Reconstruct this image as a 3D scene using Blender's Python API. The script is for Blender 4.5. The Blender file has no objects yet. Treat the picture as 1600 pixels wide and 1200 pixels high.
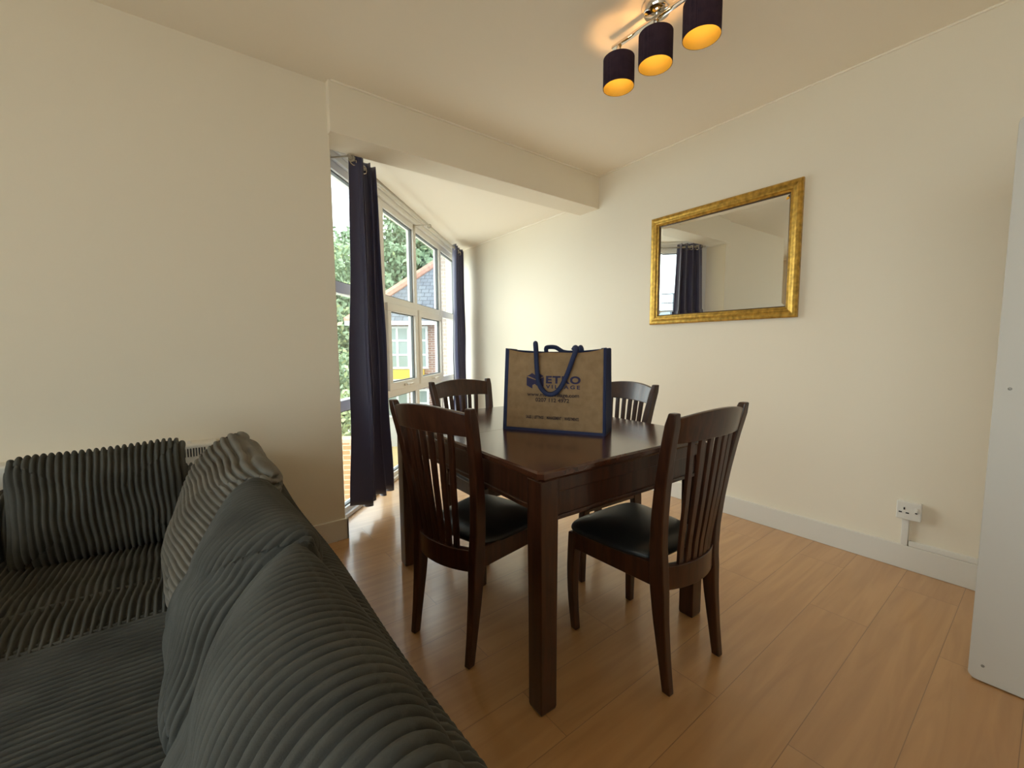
import bpy, math, random
import numpy as np
from mathutils import Vector, Matrix
random.seed(7); rng = np.random.default_rng(7)
SC = bpy.context.scene
COL = SC.collection
R = math.radians

# ------------------------------------------------------------------ camera
PITCH, ROLL, YAW, FPX = R(5.0036), R(-0.3695), R(37.574), 660.45
fw = Vector((math.sin(YAW)*math.cos(PITCH), math.cos(YAW)*math.cos(PITCH), -math.sin(PITCH)))
rt = Vector((math.cos(YAW), -math.sin(YAW), 0)); up = rt.cross(fw)
r2 = rt*math.cos(ROLL) + up*math.sin(ROLL); u2 = -rt*math.sin(ROLL) + up*math.cos(ROLL)
cam = bpy.data.cameras.new('camera'); cam.sensor_width = 36; cam.lens = FPX/1600*36
cam.clip_start = 0.02; cam.clip_end = 300
co = bpy.data.objects.new('camera', cam); COL.objects.link(co)
M = Matrix((r2, u2, -fw)).transposed().to_4x4(); M.translation = (0, 0, 1.12); co.matrix_world = M
SC.camera = co

# ------------------------------------------------------------------ sky, sun, exposure
w = bpy.data.worlds.new('overcast_sky'); SC.world = w; w.use_nodes = True
bg = w.node_tree.nodes['Background']
bg.inputs[0].default_value = (0.86, 0.94, 1.0, 1); bg.inputs[1].default_value = 2.6
sl = bpy.data.lights.new('daylight_boost', 'SUN'); sl.energy = 1.5; sl.angle = R(60); sl.color = (1.0, 0.965, 0.90)  # wide sun lamp added to boost the daylight inside the room
so = bpy.data.objects.new('daylight_boost', sl); COL.objects.link(so)
d = Vector((0.40, -0.80, -0.55)).normalized()      # light travels in through the bay window
so.rotation_euler = d.to_track_quat('-Z', 'Y').to_euler(); so.location = (-6, 9, 8)
SC.view_settings.view_transform = 'Standard'; SC.view_settings.look = 'None'
SC.view_settings.exposure = 0.82; SC.view_settings.gamma = 1.0; SC.view_settings.use_curve_mapping = False
SC.cycles.max_bounces = 12; SC.cycles.diffuse_bounces = 8; SC.cycles.transparent_max_bounces = 16
SC.cycles.sample_clamp_indirect = 6.0; SC.cycles.use_denoising = True

# ------------------------------------------------------------------ materials
def mat(name, col, rough=0.6, metal=0.0, spec=0.5, coat=0.0, sheen=0.0, emis=None, estr=0.0, bump=0.0, bscale=200.0,
        var=0.0, vscale=3.0, bdist=0.002):
    m = bpy.data.materials.new(name); m.use_nodes = True
    nt = m.node_tree; b = nt.nodes['Principled BSDF']
    b.inputs['Base Color'].default_value = (*col, 1); b.inputs['Roughness'].default_value = rough
    b.inputs['Metallic'].default_value = metal; b.inputs['Specular IOR Level'].default_value = spec
    b.inputs['Coat Weight'].default_value = coat; b.inputs['Coat Roughness'].default_value = 0.15
    b.inputs['Sheen Weight'].default_value = sheen
    if emis: b.inputs['Emission Color'].default_value = (*emis, 1); b.inputs['Emission Strength'].default_value = estr
    tc = nt.nodes.new('ShaderNodeTexCoord')
    if bump:
        n = nt.nodes.new('ShaderNodeTexNoise'); n.inputs['Scale'].default_value = bscale; n.inputs['Detail'].default_value = 4
        bp = nt.nodes.new('ShaderNodeBump'); bp.inputs['Strength'].default_value = bump; bp.inputs['Distance'].default_value = bdist
        nt.links.new(tc.outputs['Object'], n.inputs['Vector']); nt.links.new(n.outputs['Fac'], bp.inputs['Height'])
        nt.links.new(bp.outputs['Normal'], b.inputs['Normal'])
    if var:
        n2 = nt.nodes.new('ShaderNodeTexNoise'); n2.inputs['Scale'].default_value = vscale; n2.inputs['Detail'].default_value = 5
        r = nt.nodes.new('ShaderNodeValToRGB')
        r.color_ramp.elements[0].position = 0.3; r.color_ramp.elements[1].position = 0.7
        r.color_ramp.elements[0].color = (*[c*(1-var) for c in col], 1); r.color_ramp.elements[1].color = (*[min(1, c*(1+var)) for c in col], 1)
        nt.links.new(tc.outputs['Object'], n2.inputs['Vector']); nt.links.new(n2.outputs['Fac'], r.inputs[0])
        nt.links.new(r.outputs[0], b.inputs['Base Color'])
    return m

def wood_mat(name, c1, c2, rough, axis=2, coat=0.0, scale=9.0):
    m = mat(name, c1, rough, coat=coat); nt = m.node_tree; b = nt.nodes['Principled BSDF']
    tc = nt.nodes.new('ShaderNodeTexCoord'); mp = nt.nodes.new('ShaderNodeMapping')
    s = [scale*6]*3; s[axis] = scale*0.5; mp.inputs['Scale'].default_value = s
    n = nt.nodes.new('ShaderNodeTexNoise'); n.inputs['Scale'].default_value = 1.0; n.inputs['Detail'].default_value = 6; n.inputs['Distortion'].default_value = 0.6
    r = nt.nodes.new('ShaderNodeValToRGB'); r.color_ramp.elements[0].position = 0.35; r.color_ramp.elements[1].position = 0.68
    r.color_ramp.elements[0].color = (*c1, 1); r.color_ramp.elements[1].color = (*c2, 1)
    nt.links.new(tc.outputs['Object'], mp.inputs['Vector']); nt.links.new(mp.outputs[0], n.inputs['Vector'])
    nt.links.new(n.outputs['Fac'], r.inputs[0]); nt.links.new(r.outputs[0], b.inputs['Base Color'])
    return m

def floor_mat():
    m = mat('oak_laminate', (0.4, 0.24, 0.12), 0.34, spec=0.8, coat=0.6); nt = m.node_tree; b = nt.nodes['Principled BSDF']; L = nt.links
    tc = nt.nodes.new('ShaderNodeTexCoord')
    br = nt.nodes.new('ShaderNodeTexBrick'); br.offset = 0.37; br.offset_frequency = 2; br.squash = 1.0
    br.inputs['Scale'].default_value = 1.0; br.inputs['Brick Width'].default_value = 1.28; br.inputs['Row Height'].default_value = 0.2
    br.inputs['Mortar Size'].default_value = 0.0013; br.inputs['Mortar Smooth'].default_value = 0.2; br.inputs['Bias'].default_value = 0
    br.inputs['Color1'].default_value = (0, 0, 0, 1); br.inputs['Color2'].default_value = (1, 1, 1, 1); br.inputs['Mortar'].default_value = (0.5, 0.5, 0.5, 1)
    L.new(tc.outputs['Object'], br.inputs['Vector'])
    sc = nt.nodes.new('ShaderNodeVectorMath'); sc.operation = 'SCALE'; sc.inputs['Scale'].default_value = 7.3
    L.new(br.outputs['Color'], sc.inputs[0])
    ad = nt.nodes.new('ShaderNodeVectorMath'); ad.operation = 'ADD'; L.new(tc.outputs['Object'], ad.inputs[0]); L.new(sc.outputs[0], ad.inputs[1])
    mp = nt.nodes.new('ShaderNodeMapping'); mp.inputs['Scale'].default_value = (1.1, 13, 13); L.new(ad.outputs[0], mp.inputs['Vector'])
    n = nt.nodes.new('ShaderNodeTexNoise'); n.inputs['Scale'].default_value = 1.3; n.inputs['Detail'].default_value = 7; n.inputs['Distortion'].default_value = 1.4
    L.new(mp.outputs[0], n.inputs['Vector'])
    r = nt.nodes.new('ShaderNodeValToRGB'); r.color_ramp.elements[0].position = 0.33; r.color_ramp.elements[1].position = 0.66
    r.color_ramp.elements[0].color = (0.455, 0.245, 0.095, 1); r.color_ramp.elements[1].color = (0.545, 0.305, 0.125, 1)
    L.new(n.outputs['Fac'], r.inputs[0])
    mx = nt.nodes.new('ShaderNodeMix'); mx.data_type = 'RGBA'; mx.inputs[7].default_value = (0.10, 0.05, 0.02, 1)
    mf = nt.nodes.new('ShaderNodeMath'); mf.operation = 'MULTIPLY'; mf.inputs[1].default_value = 0.5; L.new(br.outputs['Fac'], mf.inputs[0])
    L.new(mf.outputs[0], mx.inputs[0]); L.new(r.outputs[0], mx.inputs[6]); L.new(mx.outputs[2], b.inputs['Base Color'])
    n3 = nt.nodes.new('ShaderNodeTexNoise'); n3.inputs['Scale'].default_value = 2.2; n3.inputs['Detail'].default_value = 8; n3.inputs['Roughness'].default_value = 0.7
    L.new(mp.outputs[0], n3.inputs['Vector'])
    mr = nt.nodes.new('ShaderNodeMapRange'); mr.inputs['To Min'].default_value = 0.28; mr.inputs['To Max'].default_value = 0.46
    L.new(n3.outputs['Fac'], mr.inputs['Value']); L.new(mr.outputs[0], b.inputs['Roughness'])
    bp = nt.nodes.new('ShaderNodeBump'); bp.inputs['Strength'].default_value = 0.5; bp.inputs['Distance'].default_value = 0.0015; bp.invert = True
    sm = nt.nodes.new('ShaderNodeMath'); sm.operation = 'MULTIPLY_ADD'; sm.inputs[1].default_value = 0.12; L.new(n3.outputs['Fac'], sm.inputs[0]); L.new(br.outputs['Fac'], sm.inputs[2])
    L.new(sm.outputs[0], bp.inputs['Height']); L.new(bp.outputs[0], b.inputs['Normal'])
    return m

def brick_mat(name, c1, c2, mortar, bw=0.22, bh=0.075, rough=0.9, ms=0.01, rot=(R(90), 0, 0)):
    m = mat(name, c1, rough, spec=0.2); nt = m.node_tree; b = nt.nodes['Principled BSDF']; L = nt.links
    tc = nt.nodes.new('ShaderNodeTexCoord'); mp = nt.nodes.new('ShaderNodeMapping'); mp.inputs['Rotation'].default_value = rot
    br = nt.nodes.new('ShaderNodeTexBrick'); br.inputs['Scale'].default_value = 1.0
    br.inputs['Brick Width'].default_value = bw; br.inputs['Row Height'].default_value = bh; br.inputs['Mortar Size'].default_value = ms
    br.inputs['Color1'].default_value = (*c1, 1); br.inputs['Color2'].default_value = (*c2, 1); br.inputs['Mortar'].default_value = (*mortar, 1)
    L.new(tc.outputs['Object'], mp.inputs['Vector']); L.new(mp.outputs[0], br.inputs['Vector']); L.new(br.outputs['Color'], b.inputs['Base Color'])
    return m

def glass_mat():
    m = bpy.data.materials.new('window_glass'); m.use_nodes = True; nt = m.node_tree; nt.nodes.clear()
    o = nt.nodes.new('ShaderNodeOutputMaterial'); t = nt.nodes.new('ShaderNodeBsdfTransparent'); t.inputs[0].default_value = (0.95, 0.98, 0.965, 1)
    g = nt.nodes.new('ShaderNodeBsdfGlossy'); g.inputs['Roughness'].default_value = 0.01
    lw = nt.nodes.new('ShaderNodeLayerWeight'); pw = nt.nodes.new('ShaderNodeMath'); pw.operation = 'POWER'; pw.inputs[1].default_value = 5.0
    f = nt.nodes.new('ShaderNodeMath'); f.operation = 'MULTIPLY_ADD'; f.inputs[1].default_value = 0.7; f.inputs[2].default_value = 0.03
    nt.links.new(lw.outputs['Facing'], pw.inputs[0]); nt.links.new(pw.outputs[0], f.inputs[0]); mx = nt.nodes.new('ShaderNodeMixShader')
    nt.links.new(f.outputs[0], mx.inputs[0]); nt.links.new(t.outputs[0], mx.inputs[1]); nt.links.new(g.outputs[0], mx.inputs[2]); nt.links.new(mx.outputs[0], o.inputs[0])
    return m

def weave_mat(name, c1, c2, sc=380.0, rough=0.95):
    m = mat(name, c1, rough, spec=0.15); nt = m.node_tree; b = nt.nodes['Principled BSDF']; L = nt.links
    tc = nt.nodes.new('ShaderNodeTexCoord')
    w1 = nt.nodes.new('ShaderNodeTexWave'); w1.bands_direction = 'X'; w1.inputs['Scale'].default_value = sc/6.28; w1.inputs['Distortion'].default_value = 1.5
    w2 = nt.nodes.new('ShaderNodeTexWave'); w2.bands_direction = 'Z'; w2.inputs['Scale'].default_value = sc/6.28; w2.inputs['Distortion'].default_value = 1.5
    ns = nt.nodes.new('ShaderNodeTexNoise'); ns.inputs['Scale'].default_value = 30; ns.inputs['Detail'].default_value = 6
    for x in (w1, w2, ns): L.new(tc.outputs['Object'], x.inputs['Vector'])
    a = nt.nodes.new('ShaderNodeMath'); a.operation = 'MULTIPLY'; L.new(w1.outputs['Fac'], a.inputs[0]); L.new(w2.outputs['Fac'], a.inputs[1])
    a2 = nt.nodes.new('ShaderNodeMath'); a2.operation = 'ADD'; L.new(a.outputs[0], a2.inputs[0]); L.new(ns.outputs['Fac'], a2.inputs[1])
    r = nt.nodes.new('ShaderNodeValToRGB'); r.color_ramp.elements[0].position = 0.3; r.color_ramp.elements[1].position = 1.1 if False else 1.0
    r.color_ramp.elements[0].color = (*c1, 1); r.color_ramp.elements[1].color = (*c2, 1)
    L.new(a2.outputs[0], r.inputs[0]); L.new(r.outputs[0], b.inputs['Base Color'])
    bp = nt.nodes.new('ShaderNodeBump'); bp.inputs['Strength'].default_value = 0.4; bp.inputs['Distance'].default_value = 0.001
    L.new(a.outputs[0], bp.inputs['Height']); L.new(bp.outputs[0], b.inputs['Normal'])
    return m

WALL = mat('wall_paint', (0.80, 0.725, 0.59), 0.75, spec=0.25, bump=0.25, bscale=240, bdist=0.0008)
CEIL = mat('ceiling_paint', (0.91, 0.835, 0.705), 0.85, spec=0.2, bump=0.15, bscale=200, bdist=0.0008)
TRIM = mat('white_gloss_trim', (0.72, 0.69, 0.62), 0.45)
UPVC = mat('white_upvc', (0.80, 0.79, 0.76), 0.35)
GASKET = mat('grey_gasket', (0.12, 0.13, 0.13), 0.6)
GLASS = glass_mat()
FLOOR = floor_mat()
DKWOOD = wood_mat('dark_mahogany', (0.028, 0.009, 0.004), (0.062, 0.021, 0.009), 0.30, axis=2, coat=0.25)
TOPWOOD = wood_mat('mahogany_top', (0.058, 0.018, 0.008), (0.078, 0.025, 0.011), 0.18, axis=1, coat=0.6, scale=5)
LEATHER = mat('black_leatherette', (0.012, 0.013, 0.013), 0.36, spec=0.5, bump=0.2, bscale=350, bdist=0.0006)
CORD = mat('charcoal_corduroy', (0.074, 0.074, 0.066), 0.95, spec=0.08, sheen=0.03, bump=0.35, bscale=500, bdist=0.0012, var=0.25, vscale=9)
CORD_LIT = mat('lit_corduroy', (0.150, 0.140, 0.118), 0.92, spec=0.1, sheen=0.05, bump=0.35, bscale=500, bdist=0.0012, var=0.2, vscale=9)  # lighter copy of the corduroy; light on the corner cushion is in its colour
NAVY = mat('navy_curtain', (0.032, 0.034, 0.105), 0.48, spec=0.5, sheen=0.8, bump=0.25, bscale=500, bdist=0.0006)
CHROME = mat('chrome', (0.75, 0.73, 0.70), 0.08, metal=1.0)
POLEM = mat('pole_metal', (0.50, 0.46, 0.38), 0.35)  # white pole and brackets; their shading is put into a darker beige
STEEL = mat('white_metal', (0.72, 0.69, 0.62), 0.35)
GOLD = mat('antique_gold', (0.52, 0.315, 0.065), 0.34, metal=0.85, bump=0.6, bscale=130, bdist=0.0016, var=0.35, vscale=40)
GOLDDK = mat('gold_inner_lip', (0.09, 0.05, 0.02), 0.4, metal=0.6)
MIRROR = mat('mirror_silver', (0.90, 0.92, 0.90), 0.008, metal=1.0)
SHADE = weave_mat('plum_shade_fabric', (0.022, 0.014, 0.026), (0.060, 0.035, 0.048), 900)
LINING = mat('gold_shade_lining', (0.120, 0.092, 0.014), 0.6, spec=0.1)
BULB = mat('lit_bulb', (1, 0.9, 0.7), 0.3, emis=(1.0, 0.53, 0.20), estr=95.0)
JUTE = weave_mat('jute_weave', (0.20, 0.125, 0.065), (0.36, 0.24, 0.13), 900)
NAVYBAG = mat('navy_canvas', (0.012, 0.022, 0.075), 0.8, bump=0.4, bscale=500, bdist=0.0008)
INK = mat('navy_print', (0.025, 0.020, 0.065), 0.8)
INKB = mat('brown_black_print', (0.035, 0.018, 0.018), 0.8)
PLASTIC = mat('white_plastic', (0.74, 0.72, 0.66), 0.35)
BLACK = mat('black_hole', (0.012, 0.012, 0.012), 0.7)
PANEL = mat('grey_white_laminate', (0.64, 0.62, 0.57), 0.6, spec=0.3, bump=0.15, bscale=260, bdist=0.0005)

# ------------------------------------------------------------------ mesh helpers
def tag(o, label=None, cat=None, group=None, kind=None):
    if label: o['label'] = label
    if cat: o['category'] = cat
    if group: o['group'] = group
    if kind: o['kind'] = kind
    return o
def empty(name, loc=(0, 0, 0), rz=0.0, label=None, cat=None, group=None, kind=None):
    o = bpy.data.objects.new(name, None); COL.objects.link(o); o.location = loc; o.rotation_euler = (0, 0, rz)
    o.empty_display_size = 0.05
    return tag(o, label, cat, group, kind)
def obj(name, V, F, m, parent=None, smooth=False, bevel=0.0, seg=2, kind=None, label=None):
    me = bpy.data.meshes.new(name); me.from_pydata([tuple(map(float, v)) for v in V], [], [tuple(map(int, f)) for f in F]); me.update()
    if isinstance(m, (list, tuple)):
        for q in m: me.materials.append(q)
    else: me.materials.append(m)
    o = bpy.data.objects.new(name, me); COL.objects.link(o)
    if parent: o.parent = parent
    if smooth: me.polygons.foreach_set('use_smooth', [True]*len(me.polygons))
    if bevel:
        b = o.modifiers.new('bevel', 'BEVEL'); b.width = bevel; b.segments = seg; b.limit_method = 'ANGLE'; b.angle_limit = R(40)
        me.polygons.foreach_set('use_smooth', [True]*len(me.polygons))
        wn = o.modifiers.new('wn', 'WEIGHTED_NORMAL'); wn.keep_sharp = True
    if kind: o['kind'] = kind
    if label: o['label'] = label
    return o
class G:
    def __init__(s): s.V = []; s.F = []
    def add(s, V, F):
        n = len(s.V); s.V += [tuple(v) for v in V]; s.F += [tuple(i+n for i in f) for f in F]; return s
    def box(s, x0, x1, y0, y1, z0, z1, T=None):
        V = [(x, y, z) for z in (z0, z1) for y in (y0, y1) for x in (x0, x1)]
        if T: V = [T(v) for v in V]
        return s.add(V, [(0, 2, 3, 1), (4, 5, 7, 6), (0, 1, 5, 4), (2, 6, 7, 3), (0, 4, 6, 2), (1, 3, 7, 5)])
    def prism(s, pts, z0, z1):      # counter-clockwise xy outline
        n = len(pts); V = [(x, y, z0) for x, y in pts] + [(x, y, z1) for x, y in pts]
        return s.add(V, [tuple(range(n-1, -1, -1)), tuple(range(n, 2*n))] + [(i, (i+1) % n, n+(i+1) % n, n+i) for i in range(n)])
    def loft(s, rings, cap=True, closed=True):
        k = len(rings[0]); V = [p for r in rings for p in r]; F = []
        for i in range(len(rings)-1):
            for j in range(k if closed else k-1):
                a = i*k+j; b = i*k+(j+1) % k; F.append((a, b, b+k, a+k))
        if cap: F.append(tuple(range(k-1, -1, -1))); F.append(tuple(range((len(rings)-1)*k, len(rings)*k)))
        return s.add(V, F)
    def tube(s, P, rad, n=12, cap=True):
        P = [Vector(p) for p in P]; rings = []; prev = None
        for i, p in enumerate(P):
            t = (P[min(i+1, len(P)-1)] - P[max(i-1, 0)]).normalized()
            if prev is None: a = t.orthogonal().normalized()
            else: a = (prev - t*prev.dot(t)).normalized()
            prev = a; b = t.cross(a); r = rad[i] if isinstance(rad, (list, tuple)) else rad
            rings.append([p + (a*math.cos(2*math.pi*j/n) + b*math.sin(2*math.pi*j/n))*r for j in range(n)])
        return s.loft(rings, cap)
    def lathe(s, prof, n=32, c=(0, 0, 0), cap=False):
        return s.loft([[(c[0]+r*math.cos(2*math.pi*j/n), c[1]+r*math.sin(2*math.pi*j/n), c[2]+z) for j in range(n)] for r, z in prof], cap)
    def o(s, name, m, parent=None, **k): return obj(name, s.V, s.F, m, parent, **k)
def bx(name, m, parent, *a, **k): return G().box(*a).o(name, m, parent, **k)
def struct(name, g, m, **k): return g.o(name, m, None, kind='structure', **k)

# ------------------------------------------------------------------ room shell
XW = lambda y: 2.795 + 0.02*y            # the mirror wall runs very slightly out of square
YL, XL, ZC, ZB, WC = 2.52, 0.692, 2.545, 2.36, 2.06
YE = (XW(5.0)+WC)
g = G(); g.prism([(-2.7, -3.1), (3.0, -3.1), (3.0, 3.0+WC+0.06), (2.75+0.1, 2.85+WC+0.06), (XL-0.05, XL+WC), (XL-0.05, 2.5), (-2.7, 2.5)], -0.12, 0)
struct('floor', g, FLOOR)
g = G(); g.prism([(-2.7, -3.1), (3.1, -3.1), (3.1, 2.55), (-2.7, 2.55)], ZC, ZC+0.15); struct('ceiling', g, CEIL)
g = G(); g.prism([(XL-0.1, 2.6), (3.1, 2.6), (3.1, 3.1+WC+0.1), (XL-0.1, XL+WC+0.05)], ZB, ZB+0.12); struct('ceiling_bay', g, CEIL)
g = G(); g.prism([(XW(-3.1), -3.1), (3.15, -3.1), (3.15, 5.25), (XW(5.25), 5.25)], -0.12, ZC+0.15); struct('wall_right', g, WALL)
g = G(); g.box(-2.7, XL, YL, YL+0.24, -0.1, ZC+0.1); struct('wall_left', g, WALL, bevel=0.004)
g = G(); g.box(XL-0.01, 3.0, 2.475, 2.70, 2.28, ZC+0.1); struct('wall_header', g, WALL, bevel=0.003)
struct('wall_rear', G().box(-2.7, 3.1, -3.25, -3.1, -0.1, ZC+0.1), WALL)
WY0, WY1, WZ0, WZ1 = -2.8, 1.2, 0.15, 2.35          # second window, unseen behind the viewer's left shoulder, added for daylight in the room
g = G(); g.box(-2.85, -2.7, -3.25, WY0, -0.1, ZC+0.1); g.box(-2.85, -2.7, WY1, 2.8, -0.1, ZC+0.1)
g.box(-2.85, -2.7, WY0, WY1, -0.1, WZ0); g.box(-2.85, -2.7, WY0, WY1, WZ1, ZC+0.1); struct('wall_side', g, WALL)
w2 = empty('added_window', (-2.78, (WY0+WY1)/2, 0), 0, kind='structure')
g = G(); hy_ = (WY1-WY0)/2
for q in ((-hy_, -hy_+0.06, WZ0, WZ1), (hy_-0.06, hy_, WZ0, WZ1), (-0.70, -0.62, WZ0, WZ1), (0.62, 0.70, WZ0, WZ1), (-hy_, hy_, WZ0, WZ0+0.06), (-hy_, hy_, WZ1-0.06, WZ1)): g.box(-0.03, 0.03, *q)
g.o('window_frame', UPVC, w2); G().box(-0.002, 0.002, -hy_+0.05, hy_-0.05, WZ0+0.05, WZ1-0.05).o('glass_pane', GLASS, w2)
pl = bpy.data.lights.new('side_portal', 'AREA'); pl.shape = 'RECTANGLE'; pl.size = WY1-WY0; pl.size_y = WZ1-WZ0; pl.cycles.is_portal = True
po = bpy.data.objects.new('side_portal', pl); COL.objects.link(po); po.location = (-2.84, (WY0+WY1)/2, (WZ0+WZ1)/2); po.rotation_euler = Vector((1, 0, 0)).to_track_quat('-Z', 'Y').to_euler()
# skirting boards
g = G(); g.prism([(XW(0.02)-0.018, 0.02), (XW(0.02)+0.001, 0.02), (XW(4.7)+0.001, 4.7), (XW(4.7)-0.018, 4.7)], 0, 0.122)
struct('baseboard_right', g, TRIM, bevel=0.003)
struct('baseboard_left', G().box(-2.65, XL+0.012, YL-0.018, YL+0.001, 0, 0.122).box(XL-0.001, XL+0.012, YL-0.018, YL+0.2, 0, 0.122), TRIM, bevel=0.003)
# thin beads where the walls meet the ceiling
g = G(); g.prism([(XW(-3)-0.012, -3), (XW(-3)+0.002, -3), (XW(2.47)+0.002, 2.47), (XW(2.47)-0.012, 2.47)], ZC-0.009, ZC+0.001); struct('trim_1', g, CEIL, bevel=0.005)
struct('trim_2', G().box(XL, 2.84, 2.462, 2.476, ZC-0.009, ZC+0.001), CEIL, bevel=0.005)
struct('trim_3', G().prism([(XW(2.7)-0.008, 2.7), (XW(2.7)+0.002, 2.7), (XW(4.8)+0.002, 4.8), (XW(4.8)-0.008, 4.8)], ZB-0.012, ZB+0.001), CEIL)

# ------------------------------------------------------------------ bay window (45 degrees, floor to ceiling)
win = empty('window_1', (XL, XL+WC, 0), R(45), kind='structure')
mull = [0.03, 0.834, 1.57, 2.39, 3.10]
ZT1, ZT0 = 0.74, 1.51
g = G()
g.box(-0.03, 3.18, 0.0, 0.07, 0, 0.06); g.box(-0.03, 3.18, -0.025, 0.0, 0, 0.028)
g.box(-0.03, 3.18, 0.0, 0.07, 2.235, ZB)
g.box(-0.03, 3.18, -0.028, 0.0, 2.285, ZB); g.box(-0.03, 3.18, -0.045, -0.028, 2.325, ZB)
for i, s in enumerate(mull): g.box(s-0.036, s+0.036, 0, 0.07, 0.05, 2.24)
g.box(-0.12, 0.0, 0.005, 0.07, 0, ZB)
for a, b in zip(mull[:-1], mull[1:]):
    for z in (ZT1, ZT0): g.box(a+0.03, b-0.03, 0.002, 0.068, z-0.036, z+0.036)
g.o('window_frame', UPVC, win, bevel=0.004)
g = G()
for a, b in zip(mull[:-1], mull[1:]):
    for z0, z1 in ((0.06, ZT1-0.036), (ZT0+0.036, 2.235)):
        x0, x1 = a+0.036, b-0.036
        for q in ((x0, x1, z0, z0+0.008), (x0, x1, z1-0.008, z1), (x0, x0+0.008, z0, z1), (x1-0.008, x1, z0, z1)): g.box(q[0], q[1], 0.018, 0.045, q[2], q[3])
g.o('glazing_gasket', GASKET, win)
for k, (a, b) in enumerate(zip(mull[:-1], mull[1:])):
    x0, x1 = a+0.036, b-0.036
    for z0, z1, row in ((0.06, ZT1-0.036, 0), (ZT1+0.036, ZT0-0.036, 1), (ZT0+0.036, 2.235, 2)):
        if row == 1 and k in (1, 2):
            s = G(); f = 0.052
            s.box(x0-0.014, x1+0.014, -0.022, 0.03, z0-0.012, z0+f); s.box(x0-0.014, x1+0.014, -0.022, 0.03, z1-f, z1+0.012)
            s.box(x0-0.014, x0+f, -0.022, 0.03, z0+f, z1-f); s.box(x1-f, x1+0.014, -0.022, 0.03, z0+f, z1-f)
            sash = s.o('casement_sash', UPVC, win, bevel=0.004)
            xc = (x0+x1)/2
            h = G().box(xc-0.045, xc+0.045, -0.034, -0.020, z0+0.008, z0+0.028).box(xc-0.01, xc+0.012, -0.062, -0.03, z0+0.010, z0+0.026)
            h.box(xc-0.01, xc+0.085, -0.068, -0.054, z0+0.011, z0+0.027)
            h.o('sash_handle', STEEL, sash, bevel=0.003)
            e = 0.008
            gg = G(); gx0, gx1, gz0, gz1 = x0+f, x1-f, z0+f, z1-f
            for q in ((gx0, gx1, gz0, gz0+e), (gx0, gx1, gz1-e, gz1), (gx0, gx0+e, gz0, gz1), (gx1-e, gx1, gz0, gz1)): gg.box(q[0], q[1], 0.0, 0.024, q[2], q[3])
            gg.o('glazing_gasket', GASKET, sash)
            G().box(gx0, gx1, 0.008, 0.012, gz0, gz1).o('glass_pane', GLASS, sash)
        else:
            G().box(x0, x1, 0.028, 0.032, z0, z1).o('glass_pane', GLASS, win)
# lintel wall outside, over the bay, keeps the sky out
struct('wall_bay_lintel', G().box(-0.2, 3.5, 0.065, 0.14, 2.28, ZB+0.3), WALL).matrix_world = win.matrix_basis.copy()
bpy.data.objects['wall_bay_lintel'].location = (XL, XL+WC, 0); bpy.data.objects['wall_bay_lintel'].rotation_euler = (0, 0, R(45))
# sampling portal just outside the glass
pl = bpy.data.lights.new('bay_portal', 'AREA'); pl.shape = 'RECTANGLE'; pl.size = 3.1; pl.size_y = 2.2; pl.cycles.is_portal = True
po = bpy.data.objects.new('bay_portal', pl); COL.objects.link(po)
c = Vector((XL, XL+WC, 1.14)) + Vector((1, 1, 0))*1.57*0.7071 + Vector((-1, 1, 0))*0.7071*0.09
po.location = c; po.rotation_euler = Vector((1, -1, 0)).to_track_quat('-Z', 'Y').to_euler()

# ------------------------------------------------------------------ curtain pole and curtains
RC, RZ = 1.84, 2.266
rp = lambda x: Vector((x, x+RC, RZ))
T45 = Vector((0.7071, 0.7071, 0)); N45 = Vector((-0.7071, 0.7071, 0))
rod = empty('curtain_pole', (0, 0, 0), 0, 'thin white curtain pole across the top of the bay window', 'curtain pole')
G().tube([rp(0.84), rp(2.80)], 0.010, 14).o('pole', POLEM, rod, smooth=True)
for x in (0.865, 1.90):
    p = rp(x); q = p + N45*0.150
    br = G().box(-0.012, 0.012, -0.006, 0.006, -0.13, 0.02, T=lambda v: q + T45*v[0] + N45*v[1] + Vector((0, 0, v[2])))
    br.tube([q + Vector((0, 0, 0.012)), p + Vector((0, 0, 0.012)), p + Vector((0, 0, -0.0))], 0.005, 8)
    pts = [p + T45*0.0 + N45*(0.017*math.cos(t)) + Vector((0, 0, 0.017*math.sin(t))) for t in np.linspace(0, 2*math.pi, 17)]
    br.tube(pts, 0.005, 8)
    br.o('bracket', POLEM, rod, smooth=False)
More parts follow.
